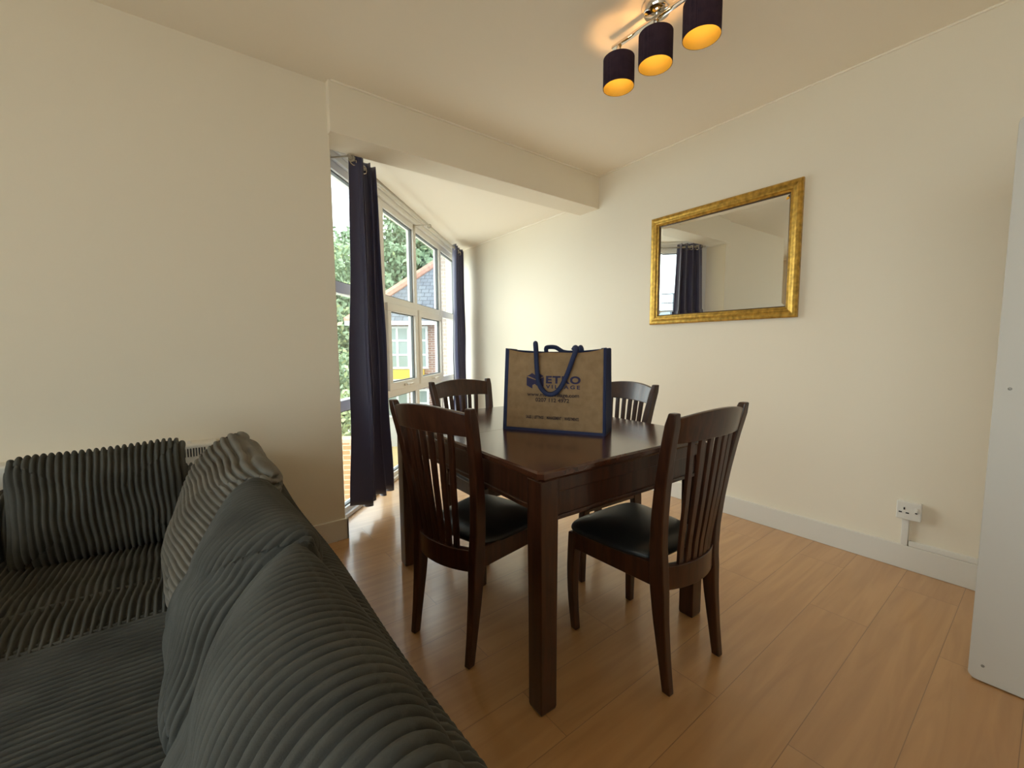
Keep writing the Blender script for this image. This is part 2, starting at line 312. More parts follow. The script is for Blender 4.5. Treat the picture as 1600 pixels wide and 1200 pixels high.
def curtain(xt0, xt1, xb0, xb1, folds, amp, hem, label, flare=1.0, phase=0.0):
    t = empty('curtain', tuple(rp((xt0+xt1)/2)[:2]) + (0,), 0, label, 'curtain', 'navy eyelet curtains at the bay window')
    org = Vector(t.location); nu, nv = 220, 60; V = []; F = []
    ztop = RZ + 0.040
    hn = lambda u: hem + 0.012*math.sin(u*folds*2*math.pi+1.1)
    for j in range(nv+1):
        v = j/nv
        for i in range(nu+1):
            u = i/nu
            xa = xt0 + (xt1-xt0)*u; xb = xb0 + (xb1-xb0)*u
            x = xa + (xb-xa)*v**0.8
            uu = u + 0.012*math.sin(6.3*v+u*7)
            ph = uu*folds*2*math.pi + phase
            a = amp*(0.75 + 0.45*v*flare)*(0.8+0.3*math.sin(u*9.0+1.0))
            off = a*math.sin(ph) + 0.25*a*math.sin(2*ph+0.8+2*v) + 0.008*math.sin(14*v+u*5)*v
            along = 0.012*math.sin(2*ph)
            p = Vector((x, x+RC, 0)) + N45*off + T45*along
            z = ztop + (hn(u)-ztop)*v
            V.append(Vector((p.x, p.y, z)) - org)
    for j in range(nv):
        for i in range(nu):
            a = j*(nu+1)+i; F.append((a, a+1, a+nu+2, a+nu+1))
    o = obj('curtain_fabric', V, F, NAVY, t, smooth=True)
    s = o.modifiers.new('thick', 'SOLIDIFY'); s.thickness = 0.003
    # eyelets
    for k in range(folds*2):
        u = (k*math.pi - phase)/(2*math.pi*folds)
        if u < 0.015 or u > 0.985: continue
        x = xt0 + (xt1-xt0)*u; p = rp(x)
        ax = (T45*1.0 + N45*(1.4 if k % 2 == 0 else -1.4)).normalized(); a = ax.cross(Vector((0, 0, 1))).normalized() if False else None
        nrm = (N45*1.0 + T45*(0.6 if k % 2 else -0.6)).normalized()
        b1 = nrm.cross(Vector((0, 0, 1))).normalized()
        pts = [p - org + b1*(0.024*math.cos(q)) + Vector((0, 0, 0.024*math.sin(q)-0.008)) for q in np.linspace(0, 2*math.pi, 25)]
        if k in (0, 1, 2, 3, 4, 5, 6): G().tube(pts, 0.0045, 8).o('eyelet', CHROME, o, smooth=True)
    return t
curtain(0.875, 1.06, 0.83, 1.115, 4, 0.050, 0.105, 'wide navy eyelet curtain hanging beside the end of the left wall', phase=2.4)
curtain(2.52, 2.79, 2.48, 2.80, 4, 0.036, 0.07, 'narrow navy eyelet curtain in the far corner against the mirror wall', phase=-1.2)

# ------------------------------------------------------------------ mirror
mi = empty('wall_mirror', (XW(1.4385), 1.4385, 1.67), math.atan(-0.02), 'rectangular wall mirror in an antique gold frame hanging on the right wall', 'mirror')
# local frame: x points into wall, y along the wall
hw, hh = 0.4945, 0.3885
prof = [(0.0, -0.002), (0.0, -0.022), (0.008, -0.030), (0.022, -0.031), (0.034, -0.024), (0.040, -0.026), (0.048, -0.024), (0.052, -0.018), (0.060, -0.019), (0.064, -0.012)]
rings = []
for ins, dx in prof: rings.append([(dx, sy*(hw-ins), sz*(hh-ins)) for sy, sz in ((-1, -1), (1, -1), (1, 1), (-1, 1))])
G().loft(rings, cap=False).o('mirror_frame', GOLD, mi)
G().loft([[(dx, sy*(hw-ins), sz*(hh-ins)) for sy, sz in ((-1, -1), (1, -1), (1, 1), (-1, 1))] for ins, dx in ((0.063, -0.014), (0.068, -0.012), (0.068, -0.004))], cap=False).o('inner_lip', GOLDDK, mi)
a, b = hw-0.066, hh-0.066
G().loft([[(dx, sy*(a-i), sz*(b-i)) for sy, sz in ((-1, -1), (1, -1), (1, 1), (-1, 1))] for i, dx in ((0, -0.004), (0.0, -0.0055), (0.022, -0.0075))], cap=True).o('mirror_glass', MIRROR, mi)

# ------------------------------------------------------------------ socket and trunking
sk = empty('wall_socket', (XW(0.41), 0.41, 0.302), math.atan(-0.02), 'white single power socket with rocker switch on the right wall', 'socket')
bx('back_box', PLASTIC, sk, -0.024, 0.004, -0.043, 0.043, -0.043, 0.043, bevel=0.003)
bx('face_plate', PLASTIC, sk, -0.031, -0.023, -0.046, 0.046, -0.045, 0.045, bevel=0.004)
for (y, z, a, b) in ((0.016, 0.010, 0.003, 0.006), (0.030, -0.010, 0.006, 0.003), (0.004, -0.010, 0.006, 0.003)):
    bx('pin_slot', BLACK, sk, -0.0320, -0.0305, y-a, y+a, z-b, z+b)
bx('rocker_switch', PLASTIC, sk, -0.035, -0.030, -0.034, -0.022, 0.000, 0.022, bevel=0.002)
bx('switch_mark', BLACK, sk, -0.0325, -0.0305, -0.032, -0.024, -0.006, -0.001)
tr = empty('cable_trunking', (XW(0.41), 0.41, 0.122), math.atan(-0.02), 'slim white cable trunking from the socket down along the skirting', 'trunking')
bx('upright_channel', PLASTIC, tr, -0.018, 0.002, -0.002, 0.024, 0.0, 0.134, bevel=0.002)
bx('level_channel', PLASTIC, tr, -0.016, 0.002, -0.285, -0.006, 0.001, 0.027, bevel=0.002)

# ------------------------------------------------------------------ tall white panel unit on the right
pc = empty('tall_cabinet', (2.03, -0.30, 0), 0, 'tall plain off-white panel unit with rounded corners at the right edge', 'cabinet')
def rrect(y0, y1, z0, z1, r, n=6):
    P = []
    for cy, cz, a0 in ((y1-r, z0+r, -90), (y1-r, z1-r, 0), (y0+r, z1-r, 90), (y0+r, z0+r, 180)):
        for k in range(n+1):
            t = R(a0+90*k/n); P.append((cy+r*math.cos(t), cz+r*math.sin(t)))
    return P
P = rrect(-0.45, 0.425, 0.004, 1.803, 0.022)
G().loft([[(x, y, z) for y, z in P] for x in (0.0, 0.03)]).o('side_panel', PANEL, pc, bevel=0.002)
bx('carcass', PANEL, pc, 0.03, 0.74, -0.44, 0.415, 0.0, 1.80, bevel=0.004)
for y, z in ((0.392, 0.980), (0.393, 0.058)):
    G().loft([[(x, y+r*math.cos(t), z+r*math.sin(t)) for t in np.linspace(0, 2*math.pi, 12, endpoint=False)] for x, r in ((0.001, 0.005), (-0.0025, 0.004), (-0.003, 0.002))]).o('screw_cap', mat('dull_screw', (0.30, 0.28, 0.25), 0.5, metal=0.4), pc)

# ------------------------------------------------------------------ panel heater behind sofa
ht = empty('panel_heater', (-0.35, YL, 0.45), 0, 'white wall heater with slotted grille behind the sofa', 'heater')
g = G(); g.box(-0.60, 0.447, -0.10, -0.002, -0.22, 0.232)
body = g.o('heater_body', STEEL, ht, bevel=0.012, seg=3)
g = G()
for k in range(16): g.box(0.235+k*0.0105, 0.2395+k*0.0105, -0.1015, -0.098, 0.175, 0.214)
g.o('grille', BLACK, ht)
bx('control_knob', PLASTIC, ht, 0.33, 0.345, -0.07, -0.05, 0.231, 0.242, bevel=0.002)

# ------------------------------------------------------------------ ceiling lamp
LX = 1.652
lp = empty('ceiling_lamp', (LX, 1.132, ZC), 0, 'chrome three-shade spotlight bar with plum fabric shades on the ceiling', 'ceiling light')
G().lathe([(0.0, 0.0), (0.062, 0.0), (0.062, -0.006), (0.055, -0.028), (0.052, -0.034), (0.0, -0.036)], 40).o('canopy', CHROME, lp, smooth=True)
g = G(); g.box(-0.011, 0.011, -0.235, 0.232, -0.056, -0.044); g.tube([(0, 0, -0.03), (0, 0, -0.06)], 0.012, 16)
g.o('bar', CHROME, lp, bevel=0.002)
for k, y in enumerate((-0.201, 0.003, 0.196)):
    s = G().lathe([(0.0700, -0.114), (0.0700, -0.238), (0.0682, -0.238)], 56, (0, y, 0)).o('lamp_shade', SHADE, lp, smooth=False)
    s.data.polygons.foreach_set('use_smooth', [True]*len(s.data.polygons))
    G().lathe([(0.0682, -0.238), (0.0682, -0.116), (0.046, -0.116), (0.046, -0.114), (0.0700, -0.114)], 56, (0, y, 0)).o('shade_lining', LINING, s, smooth=True, label='gold glowing lining')  # inward ring at the top is added to narrow the glow on the ceiling
    g = G().tube([(0, y, -0.05), (0, y, -0.105)], 0.011, 14).tube([(0, y, -0.104), (0, y, -0.147)], 0.009, 14)
    for a in range(3):
        t = 2*math.pi*a/3+0.4; g.tube([(0, y, -0.120), (0.068*math.cos(t), y+0.068*math.sin(t), -0.120)], 0.0012, 6)
    g.o('lamp_holder', CHROME, s, smooth=True)
    G().lathe([(0.0, -0.146), (0.009, -0.148), (0.014, -0.166), (0.0145, -0.176), (0.010, -0.187), (0.0, -0.191)], 20, (0, y, 0)).o('bulb', BULB, s, smooth=True)

# ------------------------------------------------------------------ dining table
TX0, TX1, TY0, TY1, TZ = 0.7906, 1.6900, 0.8534, 2.0428, 0.766
tb = empty('dining_table', ((TX0+TX1)/2, (TY0+TY1)/2, 0), R(-2.2), 'dark mahogany extending dining table with four square legs', 'table')
hx, hy = (TX1-TX0)/2, (TY1-TY0)/2
def topring(h_x, y0, y1, c, z): # outline with clipped corners
    return [(-h_x+c, y0, z), (h_x-c, y0, z), (h_x, y0+c, z), (h_x, y1-c, z), (h_x-c, y1, z), (-h_x+c, y1, z), (-h_x, y1-c, z), (-h_x, y0+c, z)]
def leaf(y0, y1, near):
    c = 0.014
    rings = []
    for ins, z in ((0.016, TZ-0.034), (0.010, TZ-0.026), (0.010, TZ-0.022), (0.0, TZ-0.018), (0.0, TZ-0.006), (0.005, TZ)):
        a0 = y0 + (ins if near else 0); a1 = y1 - (0 if near else ins); hxx = hx-ins
        cn, cf = (c, 0.0004) if near else (0.0004, c)
        rings.append([(-hxx+cn, a0, z), (hxx-cn, a0, z), (hxx, a0+cn, z), (hxx, a1-cf, z), (hxx-cf, a1, z), (-hxx+cf, a1, z), (-hxx, a1-cf, z), (-hxx, a0+cn, z)])
    return G().loft(rings)
leaf(-hy, -0.0010, True).o('tabletop', TOPWOOD, tb)
leaf(0.0010, hy, False).o('tabletop', TOPWOOD, tb)
lg = 0.0675; ii = 0.0158
for sx in (-1, 1):
    for sy in (-1, 1):
        cx, cy = sx*(hx-ii-lg/2), sy*(hy-ii-lg/2); q = lg/2
        G().loft([[(cx-a, cy-a, z), (cx+a, cy-a, z), (cx+a, cy+a, z), (cx-a, cy+a, z)] for a, z in ((q*0.86, 0.0), (q*0.93, 0.012), (q*0.95, 0.3), (q, 0.60), (q, TZ-0.034))]).o('leg', DKWOOD, tb, bevel=0.004)
for s in (-1, 1):
    y = s*(hy-ii-0.020); x = s*(hx-ii-0.020)
    g = G().box(-hx+ii+lg-0.01, hx-ii-lg+0.01, y-0.011, y+0.011, 0.612, TZ-0.034)
    g.box(-hx+ii+lg-0.01, hx-ii-lg+0.01, y-0.0175 if s < 0 else y, y if s < 0 else y+0.0175, 0.689, TZ-0.034)
    g.box(-hx+ii+lg-0.01, hx-ii-lg+0.01, y-0.0175 if s < 0 else y, y if s < 0 else y+0.0175, 0.604, 0.618)
    g.o('apron', DKWOOD, tb, bevel=0.003)
    g = G().box(x-0.011, x+0.011, -hy+ii+lg-0.01, hy-ii-lg+0.01, 0.640, TZ-0.034)
    g.box(x-0.016 if s < 0 else x, x if s < 0 else x+0.016, -hy+ii+lg-0.01, hy-ii-lg+0.01, 0.632, 0.648)
    g.o('apron', DKWOOD, tb, bevel=0.003)

# ------------------------------------------------------------------ dining chairs
PY = [(0, -0.208), (0.12, -0.191), (0.24, -0.176), (0.38, -0.166), (0.48, -0.167), (0.58, -0.176), (0.68, -0.190), (0.80, -0.212), (0.925, -0.241)]
def post_y(z): return float(np.interp(z, [p[0] for p in PY], [p[1] for p in PY]))
def post_x(z): return float(np.interp(z, [0, 0.40, 0.925], [0.149, 0.151, 0.203]))
def make_chair():
    t = empty('dining_chair', (0, 0, 0))
    for s in (-1, 1):
        rings = []
        for z in np.linspace(0, 0.925, 26):
            wx = np.interp(z, [0, 0.35, 0.5, 0.925], [0.013, 0.018, 0.018, 0.0165]); wy = np.interp(z, [0, 0.1, 0.34, 0.5, 0.925], [0.015, 0.017, 0.027, 0.024, 0.017])
            if z > 0.91: wy *= 0.75; wx *= 0.85
            x, y = s*post_x(z), post_y(z)
            rings.append([(x-wx, y-wy, z), (x+wx, y-wy, z), (x+wx, y+wy, z), (x-wx, y+wy, z)])
        G().loft(rings).o('rear_post', DKWOOD, t, bevel=0.005, seg=3)
        rings = []
        for z in np.linspace(0, 0.405, 14):
            k = z/0.405; wv = 0.0135+0.0065*k; x = s*(0.165+0.005*math.sin(k*math.pi)+0.012*k); y = 0.200+0.010*math.sin(k*math.pi)-0.008*k
            rings.append([(x-wv, y-wv, z), (x+wv, y-wv, z), (x+wv, y+wv, z), (x-wv, y+wv, z)])
        G().loft(rings).o('leg', DKWOOD, t, bevel=0.004)
    g = G()
    for s in (-1, 1):
        rings = []
        for k in (0, 1):
            x = s*(0.152+0.026*k); y = -0.15+0.345*k; rings.append([(x-0.013, y, 0.342), (x+0.013, y, 0.342), (x+0.013, y, 0.418), (x-0.013, y, 0.418)])
        g.loft(rings)
    g.box(-0.178, 0.178, 0.180, 0.204, 0.345, 0.408)
    g.o('seat_frame', DKWOOD, t, bevel=0.003)
    def bow(x, hwid, d): return -d*(1-(x/hwid)**2)
    rings = []
    for x in np.linspace(-0.150, 0.150, 17):
        y = -0.166+bow(x, 0.150, 0.036); rings.append([(x, y-0.014, 0.332), (x, y+0.014, 0.332), (x, y+0.014, 0.412), (x, y-0.014, 0.412)])
    G().loft(rings).o('back_rail', DKWOOD, t, bevel=0.003)
    rings = []
    for x in np.linspace(-0.194, 0.194, 21):
        b = bow(x, 0.194, 0.034); e = 1-(x/0.194)**2; z0 = 0.826+0.006*e; z1 = 0.905+0.022*e
        y0 = post_y(z0)+b; y1 = post_y(z1)+b
        rings.append([(x, y0-0.012, z0), (x, y0+0.012, z0), (x, y1+0.010, z1), (x, y1-0.010, z1)])
    G().loft(rings).o('crest_rail', DKWOOD, t, bevel=0.004)
    for k in range(6):
        q = k-2.5; rings = []
        for z in np.linspace(0.405, 0.835, 14):
            f = (z-0.405)/0.43; x = q*(0.032+0.013*f)
            b = bow(x, 0.160, 0.036)*(1-f) + bow(x, 0.194, 0.034)*f - 0.012*math.sin(math.pi*f)
            y = post_y(z)+b+0.004*0; wx = 0.0115
            rings.append([(x-wx, y-0.006, z), (x+wx, y-0.006, z), (x+wx, y+0.006, z), (x-wx, y+0.006, z)])
        G().loft(rings).o('slat', DKWOOD, t, bevel=0.002)
    # padded seat
    V = []; F = []; n = 28
    def pt(u, v, top):
        e = 5.0
        y = 0.045+0.185*v - 0.0; hwid = np.interp(v, [-1, 1], [0.176, 0.222])
        # rounded plan
        ru = (abs(u)**e+abs(v)**e)**(1/e); 
        m_ = max(abs(u), abs(v)); k = (m_/ru) if ru > 1e-6 else 1
        uu, vv = u*k, v*k
        y = 0.045+0.190*vv; hwid = np.interp(vv, [-1, 1], [0.166, 0.213])
        x = hwid*uu
        d_ = 1-m_
        z = 0.420 + 0.048*(1-m_**2.6)**0.5 if top else 0.420 - 0.014*(1-m_**20)**0.5
        return (x, y, z)
    for top in (1, 0):
        for j in range(n+1):
            for i in range(n+1):
                u = math.sin((i/n*2-1)*math.pi/2); v = math.sin((j/n*2-1)*math.pi/2); V.append(pt(u, v, top))
    N = (n+1)**2
    for j in range(n):
        for i in range(n):
            a = j*(n+1)+i; F.append((a, a+1, a+n+2, a+n+1)); F.append((N+a, N+a+n+1, N+a+n+2, N+a+1))
    obj('seat', V, F, LEATHER, t, smooth=True, label='black padded seat')
    return t
chair0 = make_chair()
def dup(root):
    r = root.copy(); COL.objects.link(r)
    for ch in list(root.children):
        c = ch.copy(); COL.objects.link(c); c.parent = r
    return r
CH = [((1.329, 0.910), R(-2.1), 'dark wooden slat-back chair with black seat at the near end of the table'),
      ((0.895, 1.395), R(-76.5), 'dark wooden slat-back chair with black seat on the sofa side of the table'),
      ((1.318, 1.955), R(180+4), 'dark wooden slat-back chair at the window end of the table'),
      ((1.660, 1.475), R(90-7), 'dark wooden slat-back chair on the mirror wall side behind the bag')]
for k, (loc, rz, lab) in enumerate(CH):
    o = chair0 if k == 0 else dup(chair0)
    o.location = (*loc, 0); o.rotation_euler = (0, 0, rz)
    tag(o, lab, 'chair', 'dining chairs around the table')

# ------------------------------------------------------------------ jute bag on the table
A0 = Vector((1.079, 1.464, TZ)); A1 = Vector((1.294, 1.083, TZ)); BW = (A1-A0).length
ang = math.atan2(A1.y-A0.y, A1.x-A0.x)
bag = empty('jute_bag', A0, ang, 'brown jute shopping bag with navy trim and handles standing on the table', 'bag')
BD, BH = 0.135, 0.345      # local x along front, local y into the bag, z up
def sag(u, k=1.0): return 0.004-0.022*math.sin(math.pi*u)**0.8*k - 0.004*math.sin(3*math.pi*u)
def fpt(u, v, side):       # front (side 0) or back (side 1) sheet
    lean = 0.022*v
    bul = 0.010*math.sin(math.pi*u)*math.sin(math.pi*min(v, 1))
    z = v*(BH + (sag(u) if side == 0 else -0.006-0.012*math.sin(math.pi*u)+0.006*u)*v)
    y = (lean*0.6 - bul) if side == 0 else BD - lean*0.9 + bul
    x = BW*(u-0.5)*(1-0.03*v) + BW*0.5 + (0.004*v)
    return (x, y, z)
for side, nm in ((0, 'front_panel'), (1, 'back_panel')):
    V = []; F = []; nu, nv = 24, 16
    for j in range(nv+1):
        for i in range(nu+1): V.append(fpt(i/nu, j/nv, side))
    for j in range(nv):
        for i in range(nu): a = j*(nu+1)+i; F.append((a, a+1, a+nu+2, a+nu+1) if side == 0 else (a, a+nu+1, a+nu+2, a+1))
    o = obj(nm, V, F, JUTE, bag, smooth=True); s = o.modifiers.new('t', 'SOLIDIFY'); s.thickness = 0.003; s.offset = -1
for u, nm in ((0.0, 'gusset'), (1.0, 'gusset')):
    V = []; F = []; n = 12
    for j in range(13):
        v = j/12; a = Vector(fpt(u, v, 0)); b = Vector(fpt(u, v, 1))
        for i in range(n+1):
            f = i/n; p = a.lerp(b, f); p.x += (1 if u else -1)*(0.004 - 0.028*math.sin(math.pi*f)*v); V.append(p)
    for j in range(12):
        for i in range(n): q = j*(n+1)+i; F.append((q, q+1, q+n+2, q+n+1) if u else (q, q+n+1, q+n+2, q+1))
    o = obj(nm, V, F, NAVYBAG, bag, smooth=True); s = o.modifiers.new('t', 'SOLIDIFY'); s.thickness = 0.003
G().loft([[(0.0, 0.0, z), (BW, 0.0, z), (BW, BD, z), (0.0, BD, z)] for z in (0.001, 0.006)]).o('bag_base', NAVYBAG, bag)
# navy binding round the front panel and along the top of the back
g = G()
def ribbon(pts, w_, th):   # flat strip following pts, lying on the front
    rings = []
    for p in pts: rings.append(p)
    return rings
for u0, u1 in ((0.0, 0.030), (0.982, 1.0)):
    rings = []
    for j in range(17):
        a = Vector(fpt(u0, j/16, 0)); b = Vector(fpt(u1, j/16, 0)); f = Vector((0, -0.0025, 0)); bk = Vector((0, 0.004, 0))
        rings.append([a+f, b+f, b+bk, a+bk])
    g.loft(rings)
rings = []
for i in range(25):
    a = Vector(fpt(i/24, 0.0, 0)); b = Vector(fpt(i/24, 0.032, 0)); f = Vector((0, -0.0028, 0)); bk = Vector((0, 0.004, 0)); rings.append([a+f, a+bk, b+bk, b+f])
g.loft(rings)
for side, wv in ((1, 0.03),):
    rings = []
    for i in range(25):
        a = Vector(fpt(i/24, 1-wv, side)); b = Vector(fpt(i/24, 1.008, side)); f = Vector((0, 0.005, 0)); rings.append([a-f, a+f, b+f, b-f])
    g.loft(rings)
g.o('binding', NAVYBAG, bag)
def smooth_path(P, n=60):
    P = [Vector(p) for p in P]; out = []
    for i in range(len(P)-1):
        p0, p1, p2, p3 = P[max(i-1, 0)], P[i], P[i+1], P[min(i+2, len(P)-1)]
        for k in range(n//(len(P)-1)):
            t = k/(n//(len(P)-1))
            out.append(0.5*((2*p1) + (-p0+p2)*t + (2*p0-5*p1+4*p2-p3)*t*t + (-p0+3*p1-3*p2+p3)*t**3))
    out.append(P[-1]); return out
s_ = 0.00042
def L(px, py, yy): return ((px-205)*s_, yy, (1005-py)*0.00043)
hp = [L(548, 230, 0.020), L(545, 160, 0.018), L(556, 152, 0.0), L(566, 220, -0.006), L(585, 420, -0.013), L(612, 545, -0.018), L(680, 622, -0.020), L(750, 628, -0.020), L(815, 580, -0.018), L(880, 460, -0.013), L(940, 290, -0.005), L(968, 205, 0.0), L(945, 190, 0.018), L(925, 215, 0.020)]
G().tube(smooth_path(hp, 78), 0.0098, 12).o('handle', NAVYBAG, bag, smooth=True)
yb = BD-0.012
hp = [L(575, 260, yb), L(570, 200, yb), L(585, 186, yb+0.012), L(660, 190, yb+0.020), L(740, 235, yb+0.030), L(850, 240, yb+0.030), L(915, 200, yb+0.018), L(935, 188, yb+0.008), L(950, 215, yb), L(950, 260, yb)]
G().tube(smooth_path(hp, 72), 0.0095, 12).o('handle', NAVYBAG, bag, smooth=True)
def text(body, px0, px1, py_base, py_cap, m, name='printed_lettering', bold=0.0, cap=0.70, gap=1.0):
    cu = bpy.data.curves.new('t', 'FONT'); cu.body = body; cu.size = 1.0; cu.extrude = 0.0; cu.offset = bold; cu.space_character = gap
    to = bpy.data.objects.new('t', cu); COL.objects.link(to); bpy.context.view_layer.update()
    me = bpy.data.meshes.new_from_object(to.evaluated_get(bpy.context.evaluated_depsgraph_get()))
    bpy.data.objects.remove(to); n = len(me.vertices); a = np.zeros(n*3); me.vertices.foreach_get('co', a); a = a.reshape(-1, 3)
    x0, x1 = a[:, 0].min(), a[:, 0].max(); sx = (px1-px0)*s_/(x1-x0); sz = (py_base-py_cap)*0.00043/cap
    V = []
    for x, y, z in a:
        X = (px0-205)*s_ + (x-x0)*sx; Z = (1005-py_base)*0.00043 + y*sz
        u = X/BW; v = Z/BH; yy = fpt(u, v, 0)[1]; V += [X, yy-0.0022, Z]
    me.vertices.foreach_set('co', V); me.materials.clear(); me.materials.append(m)
    o = bpy.data.objects.new(name, me); COL.objects.link(o); o.parent = bag; return o
text('ETRO', 668, 1012, 528, 462, INK, bold=0.04, gap=1.15)
text('VILLAGE', 668, 1008, 579, 546, INK, bold=0.03, gap=1.5)
text('www.metrovillage.com', 470, 1000, 658, 622, INKB, bold=0.02)
text('0207 112 4972', 560, 905, 710, 674, INKB, bold=0.02)
text('SALES  |  LETTINGS  |  MANAGEMENT  |  INVESTMENTS', 458, 1000, 878, 850, INKB, bold=0.03)
# the cube-shaped M emblem
def plate(pts, name, m, dy=0.0026, parent=None):
    V = []
    for (px, py) in pts:
        X, _, Z = L(px, py, 0); V.append((X, fpt(X/BW, Z/BH, 0)[1]-dy, Z))
    return V
gM = G()
for pts in ([(465, 470), (520, 436), (560, 458), (580, 445), (585, 450), (598, 438), (645, 464), (570, 498), (470, 462)],
            [(463, 474), (570, 506), (645, 472), (645, 560), (606, 582), (606, 545), (570, 556), (552, 540), (526, 552), (526, 586), (463, 556)]):
    V = plate(pts, 'm', INK); gM.add(V, [tuple(range(len(V)-1, -1, -1))])
gM.o('printed_emblem', INK, bag)

# ------------------------------------------------------------------ corduroy sofa
def ribf(s, pitch=0.020):          # broad rounded wale, then a narrow groove with a low cord in it
    t = np.mod(s/pitch, 1.0)
    return np.where(t < 0.72, np.abs(np.sin(np.pi*t/0.72))**0.42, 0.04*np.abs(np.sin(np.pi*(t-0.72)/0.28)))
def wob(a, b, k=1.0):
    return k*(0.006*np.sin(a*9+b*5+1.3) + 0.004*np.sin(a*23-b*11+0.4) + 0.003*np.sin(b*31+a*3))
def ribbed_extrude(name, prof, s0, s1, axis, parent, pitch=0.0178, amp=0.0125, per=14, close=True, m=None, wobk=0.6, seg=0.028):
    """profile (a,z) points swept along an axis; ribs run round the profile."""
    # resample and get normals
    P = np.array(prof, float); dd = np.r_[0, np.cumsum(np.hypot(*np.diff(P, axis=0).T))]
    n = max(8, int(dd[-1]/seg)); t = np.linspace(0, dd[-1], n)
    Q = np.c_[np.interp(t, dd, P[:, 0]), np.interp(t, dd, P[:, 1])]
    for _ in range(3): Q[1:-1] = (Q[:-2]+2*Q[1:-1]+Q[2:])/4
    T = np.gradient(Q, axis=0); T /= np.hypot(T[:, 0], T[:, 1])[:, None]; Nn = np.c_[-T[:, 1], T[:, 0]]
    ns = int((s1-s0)/pitch*per)+1; S = np.linspace(s0, s1, ns); V = []
    for s in S:
        sh = wob(np.full(n, s*0.5), t*1.2, wobk*0.5)
        r = amp*(ribf(s+sh, pitch)-1)
        endf = min(1, min(s-s0, s1-s)/0.03+0.0); inset = -0.02*(1-math.sqrt(max(0, 1-(1-endf)**2)))
        X = Q + Nn*(r+inset)[:, None] + Nn*(0.004*np.sin(s*7+t*6))[:, None]
        for a, z in X: V.append((s, a, z) if axis == 'x' else (a, s, z))
    F = []
    for i in range(ns-1):
        for j in range(n-1):
            a = i*n+j; f = (a, a+1, a+n+1, a+n); F.append(f if axis == 'y' else f[::-1])
    F.append(tuple(range(n))); F.append(tuple(range((ns-1)*n, ns*n)))
    return obj(name, V, F, m or CORD, parent, smooth=True)
def pillow(name, W, H, T, M4, ribs='v', m=None, parent=None, label=None, cat=None, group=None, pitch=0.0178, amp=0.0125, wr=1.0, seed=0, droop=0.0, p=3.6, slack=0.0):
    nu, nv = (int(W/pitch*14), 70) if ribs == 'v' else (80, int(H/pitch*14))
    r_ = np.random.default_rng(seed); c = r_.uniform(0, 6.28, 8)
    tu = np.linspace(-1, 1, nu+1); tv = np.linspace(-1, 1, nv+1)
    if ribs == 'v': gu = 0.7*tu+0.3*np.sin(tu*np.pi/2); gv = np.sin(tv*np.pi/2)
    else: gu = np.sin(tu*np.pi/2); gv = 0.7*tv+0.3*np.sin(tv*np.pi/2)
    U, Vv = np.meshgrid(gu, gv)
    pin = 0.055
    mx_ = np.maximum(np.abs(U), np.abs(Vv)); ru = (np.abs(U)**9+np.abs(Vv)**9)**(1/9)+1e-9; kk = np.where(ru > 1e-6, mx_/ru, 1)
    X = (W/2-amp)*U*kk*(1-pin*(1-Vv**2)); Z = (H/2-amp)*Vv*kk*(1-pin*(1-U**2))
    prof = (np.clip(1-np.abs(U)**p, 0, 1)*np.clip(1-np.abs(Vv)**p, 0, 1))**0.5
    Vs = []; N = (nu+1)*(nv+1)
    for sgn in (-1, 1):
        s = X if ribs == 'v' else Z; q = Z if ribs == 'v' else X
        sh = wr*(0.006*np.sin(q*9+s*6+c[0]) + 0.003*np.sin(q*24-s*13+c[1]) + 0.0012*np.sin(q*47+s*19+c[2]))
        big = 0.010*np.sin(s*12+q*8+c[3])*prof + 0.006*np.sin(q*22-s*9+c[4])*prof
        fold = -0.006*wr*np.exp(-((q - 0.35*s - 0.04)/0.03)**2)*prof
        Y = sgn*(T/2*prof + big + fold*(sgn < 0))
        P = np.stack([X, Y, Z], -1)
        n_ = np.cross(np.gradient(P, axis=1), np.gradient(P, axis=0)); n_ /= np.linalg.norm(n_, axis=2)[..., None]+1e-12
        n_ *= np.sign(-sgn)*np.sign(n_[nv//2, nu//2, 1]*-1)
        edge_ = (np.abs(U) > 0.9999) | (np.abs(Vv) > 0.9999)
        out = np.stack([U**9, 0*U, Vv**9], -1); out /= np.linalg.norm(out, axis=2)[..., None]+1e-12
        n_ = np.where(edge_[..., None], out, n_)
        P = P + n_*(amp*ribf(s+sh, pitch))[..., None]
        Vs.append(P.reshape(-1, 3))
    Vall = np.concatenate(Vs); F = []
    for j in range(nv):
        for i in range(nu):
            a = j*(nu+1)+i; F.append((a, a+1, a+nu+2, a+nu+1)); F.append((N+a, N+a+nu+1, N+a+nu+2, N+a+1))
    # seam round the edge
    edge = [j*(nu+1) for j in range(nv+1)] + [nv*(nu+1)+i for i in range(1, nu+1)] + [j*(nu+1)+nu for j in range(nv-1, -1, -1)] + [i for i in range(nu-1, 0, -1)]
    k = len(edge)
    for i in range(k):
        a, b = edge[i], edge[(i+1) % k]; F.append((a, b, N+b, N+a))
    Vt = [M4 @ Vector(v) for v in Vall]
    o = obj(name, Vt, F, m or CORD, parent, smooth=True)
    if label: tag(o, label, cat, group)
    return o
def frame(center, xdir, zdir):     # pillow local: x = width, z = height, y = thickness (front = -y)
    x = Vector(xdir).normalized(); z = Vector(zdir); z = (z - x*z.dot(x)).normalized(); y = z.cross(x)
    m = Matrix((x, y, z)).transposed().to_4x4(); m.translation = center; return m

sofa = empty('corner_sofa', (-0.3, 1.2, 0), 0, 'charcoal jumbo-corduroy corner sofa filling the lower left foreground', 'sofa')
sofa_inv = Matrix.Translation((0.3, -1.2, 0))
def at_sofa(o): o.matrix_parent_inverse = sofa_inv; return o
